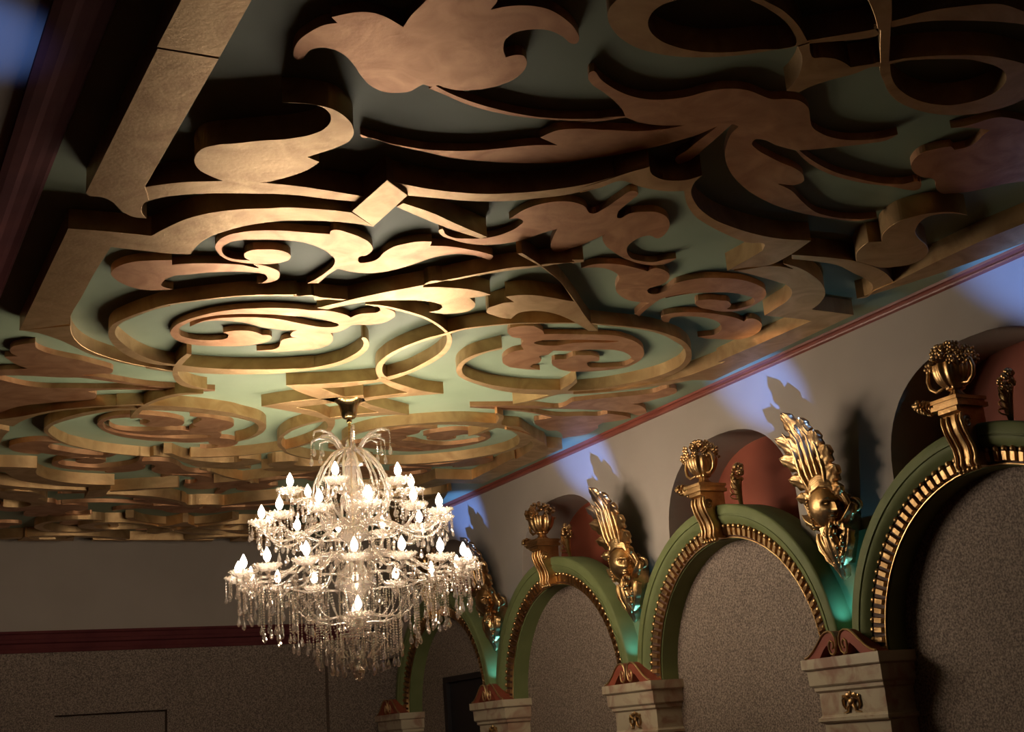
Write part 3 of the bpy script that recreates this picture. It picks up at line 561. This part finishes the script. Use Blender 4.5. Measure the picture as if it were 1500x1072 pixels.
('leaf_ornament', TL, 'largest dark copper leaf with trailing strands, near right of ceiling', 'A2 35,345! 40,315 60,308 85,340 130,375 200,410 280,430 380,432 470,420 560,395 650,385 740,395 790,415 830,430 900,430 960,440 995,470 1002,510 1010,550 1050,580 1130,605 1220,610 1320,600 1385,585! 1350,605 1250,625 1120,640 1000,652 955,655! 1000,690 1100,745 1200,775 1330,800 1400,802 1488,800 1488,806 1330,808 1200,790 1080,755 990,705 940,655! 850,630 800,608 760,608 748,625 770,650 820,680 880,710 940,735 970,760 975,790 950,802 860,800! 920,830 970,880 1020,920 1100,945 1200,955 1295,950! 1200,962 1080,950 950,925 830,885 720,820 655,750 632,690 635,640 660,580 690,550! 665,540 640,560 560,630 450,708 425,712 415,700 470,650 600,548! 500,590 450,605 300,645 150,675 0,695 A1 1300,702 1100,710 900,700 800,690 650,658 520,630 430,600 385,595 380,588 430,603 520,625 650,648 800,657 900,655 1000,645 1150,632 1240,632! 1165,598! 1230,570 1330,560 1488,570 A2 100,565 250,570 380,560 455,545! 350,545 250,530 200,510! 100,525 0,533 A1 1400,530 1200,520 1000,495 850,455 720,400 680,385! 705,370! 760,400 860,440 1000,480 1150,508 1300,517 1488,512 A2 100,512 195,505! 190,490 150,440 100,400 50,365', [], 1),
('leaf_ornament', TL, 'copper leaf with round lobes against the right frame edge, near right of ceiling', 'F8 755,448! 880,432 1000,400 1120,362 1250,342 1380,358 1600,420! 1600,960! 1300,995 1100,1040 950,1072 D 1030,188 965,188 930,150 930,115! F8 580,950 480,930 400,890 365,820 400,750 480,690 600,655 700,635 760,630! 790,662! 900,640 1000,590 1080,510 1140,470! 1050,455 900,445', [], 1),
('leaf_ornament', .05, 'broad gold leaf with four curled tips, top of view, near left of ceiling', 'A1 255,75! 320,60 400,52 470,65 530,95 568,118! 600,70 650,20 690,-20 780,-60 900,-40 980,0 950,42! 1030,27 1120,25 1200,40 1270,80 1320,130 1335,175 1325,190 1300,190 1270,165 1210,135 1120,130 1050,145 1010,180 1005,220 1015,250! 1060,240 1095,245 1108,270 1100,300 1060,340 980,375 880,393 780,390 720,372! 690,378 655,368! 640,375 600,398 550,405 480,400 420,370 380,325 350,280 310,240 260,215 210,208 160,220 120,262 95,255 90,220 110,180 160,140 220,110 280,100!', [], 1),
('ring_ornament', .12, 'dark copper ring with straight bar across its side, top, near right of ceiling', 'A2 120,80 150,140 220,195 320,230 430,247 550,250 700,240 850,217 990,192 1290,128 F7 0,275 175,262! 165,210! 0,245 A2 1290,110 990,178! 950,110 890,50 800,0 700,-50 560,-80 400,-80 260,-50 160,0 125,40', ['A2 295,100 310,60 350,25 420,0 500,-20 620,-25 740,0 830,45 900,100 945,185 760,217 640,228 520,225 420,205 340,170 305,135'], 1),
('ring_ornament', .123, 'dark copper ring joined to a triangular web, top right, near right of ceiling', 'A2 950,203! 1000,188! 1002,225 1012,248 1060,250 1120,258 1155,275 1180,293! 1290,272 F7 0,612 150,598 300,572 450,555 600,545 800,540 1000,542 1150,552 1300,580 1474,625 1650,700 1720,800 F8 1700,60 1600,130 1474,172 1350,225 1200,270 1000,310 800,325 620,315 480,290 330,240 220,180 140,90 100,0 F7 60,700 60,655! 0,655 A2 1200,320 1080,352 1010,375 955,400! 900,395! 925,370 960,310 968,250', ['F7 160,628! 300,597 500,582 750,578 950,585 1080,612 1200,650 1290,715 1300,780 1240,870 1100,950 900,1010 750,1030 550,1015 400,970 280,900 210,830 170,740'], 1),
('straight_strip', .126, 'dark copper strip crossing two bars at right angles, near right of ceiling', 'A3 790,-40! 840,80 850,125! 862,130! 860,200 862,275! 900,275! 908,130! 912,90 912,-40!', [], 1),
('leaf_ornament', .12, 'dark copper pointed leaf at the extreme top right corner, near right of ceiling', 'F7 165,205! 300,175 430,135 600,95 850,60 1050,40 1250,38 1474,110 1700,200! 1700,300! 1474,240 1200,210 900,200 650,200 450,215 300,240 175,268!', [], 1),
('leaf_scroll', TB, 'heart-shaped copper leaf curling over the frame edge, near right of ceiling', 'D 415,628! 415,580 440,545 495,503! 580,500! 582,460 610,425 680,375 780,340 900,315 1000,310 1080,315 1135,332! 1040,318 940,325 860,350 810,400 797,435 820,480 870,525 882,560 860,600 790,640 680,662 560,667 480,645', [], 1),
('curved_strip', .128, 'gold strip hooking down onto the right beam, near right of ceiling', 'D 0,585! 150,595 300,610 420,630 520,660 600,700 660,762! 600,790 525,835 480,862 420,868! 470,850 520,815 520,780 480,745 400,705 300,655 200,635 0,612!', [], 1),
('carved_beam', TB, 'long flat copper beam along the wall edge, near right of ceiling', 'D 420,868! 480,862 525,825 600,790! 660,765! 970,615 1110,550 1240,490 1500,385 2200,90! 2200,250! 1500,510 1200,620 900,725 600,820 500,850!', [], 1),
('leaf_ornament', TL, 'copper leaf with long strand pointing inward, left edge of ceiling beside the near ring', 'F2 45,418! 180,412! 120,390 95,360 110,330 180,305 260,290 345,282! 350,325 400,355 500,390 650,425 800,455 950,495 1060,525 1112,550 1100,575 1000,582 900,590 800,598! 950,615 1100,640 1250,668 1474,700 F3 600,175 800,190 1000,200 1105,205! 1105,220! 850,210 600,190 400,170 F2 1474,708 1250,688 1100,665 950,645 800,625 600,622 400,612 200,602 0,605 -100,610! -100,555! 0,548 150,540 275,535! 150,490', [], 0),
('leaf_ornament', TL, 'copper leaf with long strand pointing inward, left edge of ceiling beside the far ring', 'F2 -100,640! 0,645 100,668 250,700 450,722 700,724 1000,728 1250,722 1474,722 F3 200,192 600,200 900,212 1105,218! 900,225 600,212 300,205 0,205 F2 1250,740 1000,745 860,760! 950,790 940,820 900,835 750,850 600,860 400,880 250,895 100,930 0,970 -100,1000!', [], 0),
('leaf_ornament', TL, 'copper leaf pair with long strand pointing inward, right edge of ceiling beside the near ring', 'F4 190,232! 500,228 800,226 1139,224 F5 55,322 90,318 250,300 500,275 750,250 880,228 960,195 1030,185 1080,200 1085,225 1030,255 900,292! 800,320 640,348! 720,360 775,395 785,430! 700,462! 640,440 500,418 300,405 0,395 F4 900,258 700,255 500,252 190,243!', [], 0),
('leaf_ornament', TL, 'ragged copper leaf with long strand pointing inward, right edge of ceiling beside the far ring', 'F4 190,245! 500,258 800,285 950,318 1100,330 1300,325 1474,322 F5 400,440 500,450 600,470 630,485! 500,510 350,530! 300,560! 310,580! 200,640 100,660 10,670! F4 1140,540 1100,552! 1100,520 1060,480 950,470 870,430 825,400 820,375 870,365 1000,345! 900,320 700,285 500,268', [], 0),
]
def bevel(o, wd):
    b = o.modifiers.new('bevel', 'BEVEL'); b.width = wd; b.segments = 1; b.limit_method = 'ANGLE'; b.angle_limit = math.radians(60)
    b.use_clamp_overlap = True
def ornament(name, t, label, loops, flip):
    z = H-t
    def to3(x, y, tt): return (x, (2*Y0-y) if flip else y, tt)
    mb = MB(); mb.prism(loops, to3, z, H+.004)
    o = mb.build(name, M['copper_paint' if t < .06 else 'gold_paint']); bevel(o, .002)
    cx = sum(p[0] for p in loops[0])/len(loops[0]); cy = sum(to3(p[0], p[1], 0)[1] for p in loops[0])/len(loops[0])
    o.data.transform(Matrix.Translation((-cx, -cy, -H))); o.location = (cx, cy, H)
    tag(o, label, 'ceiling ornament', 'gold scrollwork plates on the green ceiling')
jit = 0
for name, t, label, out, holes, twin in ORN:
    jit += 1; tt = t+.0004*(jit % 7)
    loops = [[on_plane(p, H-t) for p in smooth_loop(parse(s))] for s in [out]+holes]
    ornament(name, tt, label, loops, False)
    if twin: ornament(name, tt, label.replace('near ', 'far ')+(' beyond chandelier' if len(label.split()) < 15 else ''), loops, True)

# the far end, past the traced half: rings, curved bands and a closing cornice of end blocks
def plan_ring(cx, cy, r, w_, a0=0, a1=360, n=44):
    a0, a1 = math.radians(a0), math.radians(a1)
    if a1-a0 > 6.2: return [[(cx+r*math.cos(2*PI*k/n), cy+r*math.sin(2*PI*k/n)) for k in range(n)], [(cx+(r-w_)*math.cos(2*PI*k/n), cy+(r-w_)*math.sin(2*PI*k/n)) for k in range(n)]]
    o_ = [(cx+r*math.cos(a0+(a1-a0)*k/n), cy+r*math.sin(a0+(a1-a0)*k/n)) for k in range(n+1)]
    return [o_+[(cx+(r-w_)*math.cos(a1+(a0-a1)*k/n), cy+(r-w_)*math.sin(a1+(a0-a1)*k/n)) for k in range(n+1)]]
def plan_leaf(cx, cy, sx, sy, lobes=4, ph=0):
    return [[(cx+sx*(1+.22*math.cos(lobes*a+ph))*math.cos(a), cy+sy*(1+.22*math.cos(lobes*a+ph))*math.sin(a)) for a in (2*PI*k/60 for k in range(60))]]
END = [('ring_ornament', TR, 'gold ring at the far end wall, left', plan_ring(2.75, 16.62, .50, .10)),
 ('ring_ornament', TR, 'gold ring at the far end wall, right behind chandelier', plan_ring(5.10, 16.62, .50, .10)),
 ('leaf_ornament', TL, 'copper lobed rosette inside the far end ring, left', plan_leaf(2.75, 16.62, .22, .20, 3)),
 ('leaf_ornament', TL, 'copper lobed rosette inside the far end ring, right', plan_leaf(5.10, 16.62, .22, .20, 3)),
 ('curved_band', TF, 'gold arched band against the far end wall, left', plan_ring(2.75, 18.6, 1.42, .12, 235, 305)),
 ('curved_band', TF, 'gold arched band against the far end wall, right', plan_ring(5.10, 18.6, 1.42, .12, 235, 305)),
 ('curved_band', TR, 'gold bowed band hugging the far end centre, towards the room', plan_ring(3.92, 15.75, .75, .10, 20, 160)),
 ('leaf_ornament', TL, 'copper lobed leaf on the far end centre line', plan_leaf(3.92, 17.0, .38, .22, 5, 1)),
 ('leaf_ornament', TL, 'copper lobed leaf in the far left end corner', plan_leaf(1.75, 16.9, .34, .22, 4, 2)),
 ('leaf_ornament', TL, 'copper lobed leaf in the far right end corner', plan_leaf(6.05, 16.9, .34, .22, 4, 2)),
 ('end_block', .13, 'pale gold end block with hollowed front, far end wall, left', [[(2.22,17.2),(2.30,17.36),(2.42,17.42),(2.62,17.42),(2.74,17.36),(2.82,17.2),(2.86,17.55),(2.18,17.55)]]),
 ('end_block', .13, 'pale gold end block with hollowed front, far end wall, right', [[(4.98,17.2),(5.06,17.36),(5.18,17.42),(5.38,17.42),(5.50,17.36),(5.58,17.2),(5.62,17.55),(4.94,17.55)]]),
 ('straight_strip', .12, 'straight gold strip parallel to the far end wall', [[(3.1,17.5),(4.7,17.5),(4.7,17.6),(3.1,17.6)]])]
for name, t, label, loops in END: ornament(name, t, label, loops, False)
# ------------------------------------------------------------------ the crystal chandelier
ch = empty('crystal_chandelier', (X0, Y0, EYE))
tag(ch, 'large tiered crystal chandelier with lit candle bulbs hanging from the ceiling centre', 'chandelier')
cp = MB(); cp.lathe([(0,2.905),(.10,2.905),(.118,2.90),(.122,2.893),(.112,2.885),(.092,2.862),(.080,2.83),(.072,2.79),(.064,2.755),(.050,2.735),(.0,2.732)], n=36); cp.build('ceiling_canopy', M['brass'], ch, smooth=50)
rd = MB(); rd.tube([(0,0,2.74),(0,0,2.5)], .012, 10); rd.lathe([(0,2.745),(.022,2.74),(.024,2.70),(.014,2.69)], n=12)
for k in range(6): rd.lathe([(.008,2.69-.03*k),(.015,2.675-.03*k),(.008,2.66-.03*k)], n=10)
rd.tube([(0,0,2.5),(0,0,1.0)], .009, 8); rd.build('hanging_rod', M['brass'], ch, smooth=50)
GL, CR = M['glass'], M['crystal']
col = MB(); col.lathe([(.0,2.50),(.03,2.49),(.07,2.47),(.075,2.455),(.04,2.44),(.03,2.40),(.05,2.36),(.09,2.34),(.11,2.325),(.05,2.31),(.04,2.2),(.07,2.12),(.10,2.02),(.07,1.94),(.04,1.90),(.05,1.8),(.11,1.76),(.14,1.72),(.06,1.66),(.045,1.56),(.09,1.45),(.15,1.38),(.17,1.30),(.08,1.22),(.04,1.12),(.05,1.02),(.09,.96),(.0,.90)], n=24, flute=.05, nfl=12)
col.build('glass_column', GL, ch, smooth=50)
cg = MB()
for k in range(14):
    a = 2*PI*k/14; cg.tube([(r*math.cos(a+d), r*math.sin(a+d), z) for r, z, d in ((.08,2.46,0),(.16,2.42,.03),(.25,2.31,.06),(.315,2.17,.1),(.33,2.04,.14),(.29,1.93,.18),(.2,1.85,.2),(.1,1.80,.2))], .011, 6)
cg.build('glass_cage', GL, ch, smooth=60)
def bulb_mesh():
    mb = MB(); mb.lathe([(0,-.046),(.013,-.043),(.024,-.028),(.030,-.008),(.028,.012),(.019,.034),(.009,.052),(.003,.065),(0,.066)], n=10); return mb.mesh('candle_bulb', M['bulb'], 60)
def pan_mesh():
    mb = MB(); n = 24; vs = []; fs = []
    prof = [(.012,-.030),(.05,-.026),(.082,-.008),(.108,.022),(.101,.026),(.076,.002),(.045,-.014),(.012,-.016)]
    for i, (r, z) in enumerate(prof):
        for k in range(n):
            a = 2*PI*k/n; sc = 1+(.07*math.cos(8*a) if 1 < i < 6 else 0); vs.append((r*sc*math.cos(a), r*sc*math.sin(a), z+(.005*math.cos(8*a) if 1 < i < 6 else 0)))
    for i in range(len(prof)-1):
        for k in range(n): fs.append((i*n+k, i*n+(k+1) % n, (i+1)*n+(k+1) % n, (i+1)*n+k))
    mb.add(vs, fs)
    for k in range(16):
        a = 2*PI*k/16; mb.octa((.110*math.cos(a), .110*math.sin(a), .022), .012, .013, 5)
    return mb.mesh('drip_pan', GL, 40)
def drop(mb, c, s=1.0):            # faceted pear drop hanging from c
    x, y, z = c; prof = [(.0,0),(.004,-.004),(.006,-.014),(.013,-.034),(.0165,-.048),(.013,-.062),(.0,-.072)]
    n = 6; vs = []; fs = []; a0 = random.random()
    for r, dz in prof:
        for k in range(n): vs.append((x+s*r*math.cos(a0+2*PI*k/n), y+s*r*math.sin(a0+2*PI*k/n)*.7, z+s*dz))
    for i in range(len(prof)-1):
        for k in range(n): fs.append((i*n+k, i*n+(k+1) % n, (i+1)*n+(k+1) % n, (i+1)*n+k))
    mb.add(vs, fs)
def string(mb, x, y, z, nb, s=1.0):
    for k in range(nb): mb.octa((x, y, z-.011-.021*k), .0085, .010, 6)
    drop(mb, (x, y, z-.004-.021*nb), s); return z-.004-.021*nb-.072*s
def fringe_mesh(nb, nd, seed):
    mb = MB(); random.seed(seed)
    for k in range(nd):
        a = 2*PI*(k+.3*random.random())/nd; string(mb, .102*math.cos(a), .102*math.sin(a), .006, nb+(k % 3), .9)
    return mb.mesh('crystal_fringe', CR)
BM, PM = bulb_mesh(), pan_mesh()
sl = MB(); sl.lathe([(0,-.012),(.012,-.012),(.012,.03),(.0095,.034),(0,.034)], n=10); SM = sl.mesh('candle_sleeve', M['sleeve'], 50)
FR = {0: fringe_mesh(2, 9, 1), 1: fringe_mesh(2, 9, 2), 2: fringe_mesh(4, 9, 3), 3: fringe_mesh(2, 6, 4)}
def arm_mesh(R_, zp, z0, r0, sag):
    mb = MB(); P = [(r0, z0), (r0+(R_-r0)*.18, z0+.035), (r0+(R_-r0)*.40, z0-.01), (r0+(R_-r0)*.62, z0-.075-sag), (r0+(R_-r0)*.82, z0-.085-sag), (R_-.035, zp-.085), (R_-.003, zp-.05), (R_, zp-.02)]
    S = []
    for k in range(len(P)-1):
        for j in range(3):
            t = j/3; a, b, c, d = P[max(0,k-1)], P[k], P[k+1], P[min(len(P)-1,k+2)]
            S.append(tuple(.5*(2*b[q]+(c[q]-a[q])*t+(2*a[q]-5*b[q]+4*c[q]-d[q])*t*t+(3*b[q]-a[q]-3*c[q]+d[q])*t**3) for q in (0,1)))
    S.append(P[-1]); mb.tube([(s[0], .003*math.sin(k*2.1), s[1]) for k, s in enumerate(S)], [.0125+.0022*math.sin(k*2.6) for k in range(len(S))], 7)
    mb.lathe([(0,-.02),(.02,-.014),(.012,0),(.022,.008),(0,.014)], c=(R_, 0, zp-.03), n=10)
    return mb.mesh('glass_arm', GL, 60)
#        radius, bulb height, number, phase, hub height, hub radius, sag, fringe
TIERS = [(.53, 2.185, 6, -14, 2.10, .06, .0, 0), (.76, 1.930, 12, 10, 1.80, .09, .02, 1), (.955, 1.495, 16, 0, 1.52, .12, .06, 2), (.20, 1.13, 2, 4, 1.22, .06, .0, 3)]
for R_, zb, n_, ph, z0, r0, sag, fr in TIERS:
    zp = zb-.095; am = arm_mesh(R_, zp, z0, r0, sag)
    for k in range(n_):
        a = math.radians(-111+ph+360*k/n_)
        arm = child(ch, None, 'x', None) if False else bpy.data.objects.new('glass_arm', am)
        C.objects.link(arm); arm.parent = ch; arm.rotation_euler = (0, 0, a)
        child(arm, arm, 'drip_pan', PM, (R_, 0, zp), random.random())
        child(arm, arm, 'candle_sleeve', SM, (R_, 0, zp+.02))
        child(arm, arm, 'candle_bulb', BM, (R_, 0, zb))
        child(arm, arm, 'crystal_fringe', FR[fr], (R_, 0, zp), random.random()*6)
# crown: upturned glass hooks, each with drops
hk = MB(); hk.tube([(.07,0,2.46),(.13,0,2.535),(.20,0,2.585),(.29,0,2.60),(.36,0,2.58),(.37,0,2.545)], [.010,.013,.014,.013,.010,.007], 8)
hk.tube([(.09,0,2.45),(.15,0,2.53),(.22,0,2.565),(.29,0,2.55)], .009, 8); HM = hk.mesh('crown_hook', GL, 60)
hd_ = MB(); string(hd_, 0, 0, 0, 4, 1.25); HD = hd_.mesh('crystal_drop', CR)
for k in range(6):
    a = 2*PI*k/6+.25; o = bpy.data.objects.new('crown_hook', HM); C.objects.link(o); o.parent = ch; o.rotation_euler = (0,0,a)
    child(o, o, 'crystal_drop', HD, (.37,0,2.54)); child(o, o, 'crystal_drop', HD, (.285,.0,2.545))
# glass rims and swags of beads between the tiers
def rim(r, z, n=64, t=.010, name='glass_rim', wob=0):
    mb = MB(); pts = [(r*math.cos(2*PI*k/n), r*math.sin(2*PI*k/n), z+wob*math.cos(16*PI*k/n)) for k in range(n+1)]
    mb.tube(pts, t, 6); mb.build(name, GL, ch, smooth=60)
rim(.60, 1.33, wob=.008); rim(.33, 1.02, wob=.006); rim(.40, 1.74, wob=.006); rim(.14, .90)
def chain_mesh(P0, P1, sag, seed):
    mb = MB(); P0, P1 = Vector(P0), Vector(P1); L_ = (P1-P0).length*1.1; n = int(L_/.022)
    for k in range(n+1):
        t = k/n; p = P0.lerp(P1, t)-Vector((0,0,sag*4*t*(1-t))); mb.octa(p, .0085, .010, 6)
    return mb.mesh('bead_chain', CR)
def ring_of(name, me, n, ph=0):
    for k in range(n):
        o = bpy.data.objects.new(name, me); C.objects.link(o); o.parent = ch; o.rotation_euler = (0,0,2*PI*(k+ph)/n)
ring_of('bead_chain', chain_mesh((.60,0,1.33), (.33,0,1.02), .07, 1), 24)
ring_of('bead_chain', chain_mesh((.33,0,1.02), (.12,0,.72), .04, 2), 12)
ring_of('bead_chain', chain_mesh((.92,0,1.40), (.60,0,1.33), .12, 3), 16, .5)
ring_of('bead_chain', chain_mesh((.74,0,1.82), (.40,0,1.74), .12, 4), 12, .3)
ring_of('bead_chain', chain_mesh((.52,0,2.08), (.30,0,2.05), .09, 5), 12, .2)
ring_of('bead_chain', chain_mesh((.30,0,2.22), (.10,0,1.78), .03, 6), 14)
# hanging strings of drops: rings at several radii, lengths stepping down to the middle
def mk(nb, s): 
    mb = MB(); string(mb, 0, 0, 0, nb, s); return mb.mesh('crystal_drop', CR)
SM_ = {n: mk(n, 1.25) for n in range(1, 22)}
cnt = 0; rest = MB()
for r, z, n_, nb in ((.955,1.37,30,9),(.955,1.37,20,13),(.86,1.34,24,12),(.76,1.31,26,15),(.64,1.31,22,17),(.52,1.22,18,17),(.36,1.04,16,12),(.33,1.02,10,15),(.22,.90,12,10),(.13,.90,8,11),(.05,.80,3,6),(.78,1.80,20,4),(.62,1.76,16,6),(.40,1.74,16,7),(.30,1.70,10,9),(.52,2.07,12,4),(.36,2.0,10,5),(.14,1.62,8,9)):
    for k in range(n_):
        a = 2*PI*(k+.37*((r*10) % 1))/n_+random.uniform(-.06,.06); x, y = r*math.cos(a), r*math.sin(a)
        nn = max(1, min(21, nb+random.choice((-2,-1,0,0,1))))
        if y < r*.1 and cnt < 100 and nb >= 8:
            child(None, ch, 'crystal_drop', SM_[nn], (x, y, z), random.random()*3); cnt += 1
        else: string(rest, x, y, z, nn, 1.2)
# big finial drop under the centre
fd = MB(); fd.lathe([(0,.10),(.008,.095),(.012,.075),(.028,.055),(.045,.03),(.050,.0),(.042,-.03),(.02,-.052),(0,-.06)], c=(0,0,.585), n=8); fd.octa((0,0,.71), .022, .026, 8); fd.build('finial_drop', CR, ch)
o = rest.build('crystal_drops_rest', CR, ch); o['kind'] = 'stuff'; o.name = 'crystal_drops'
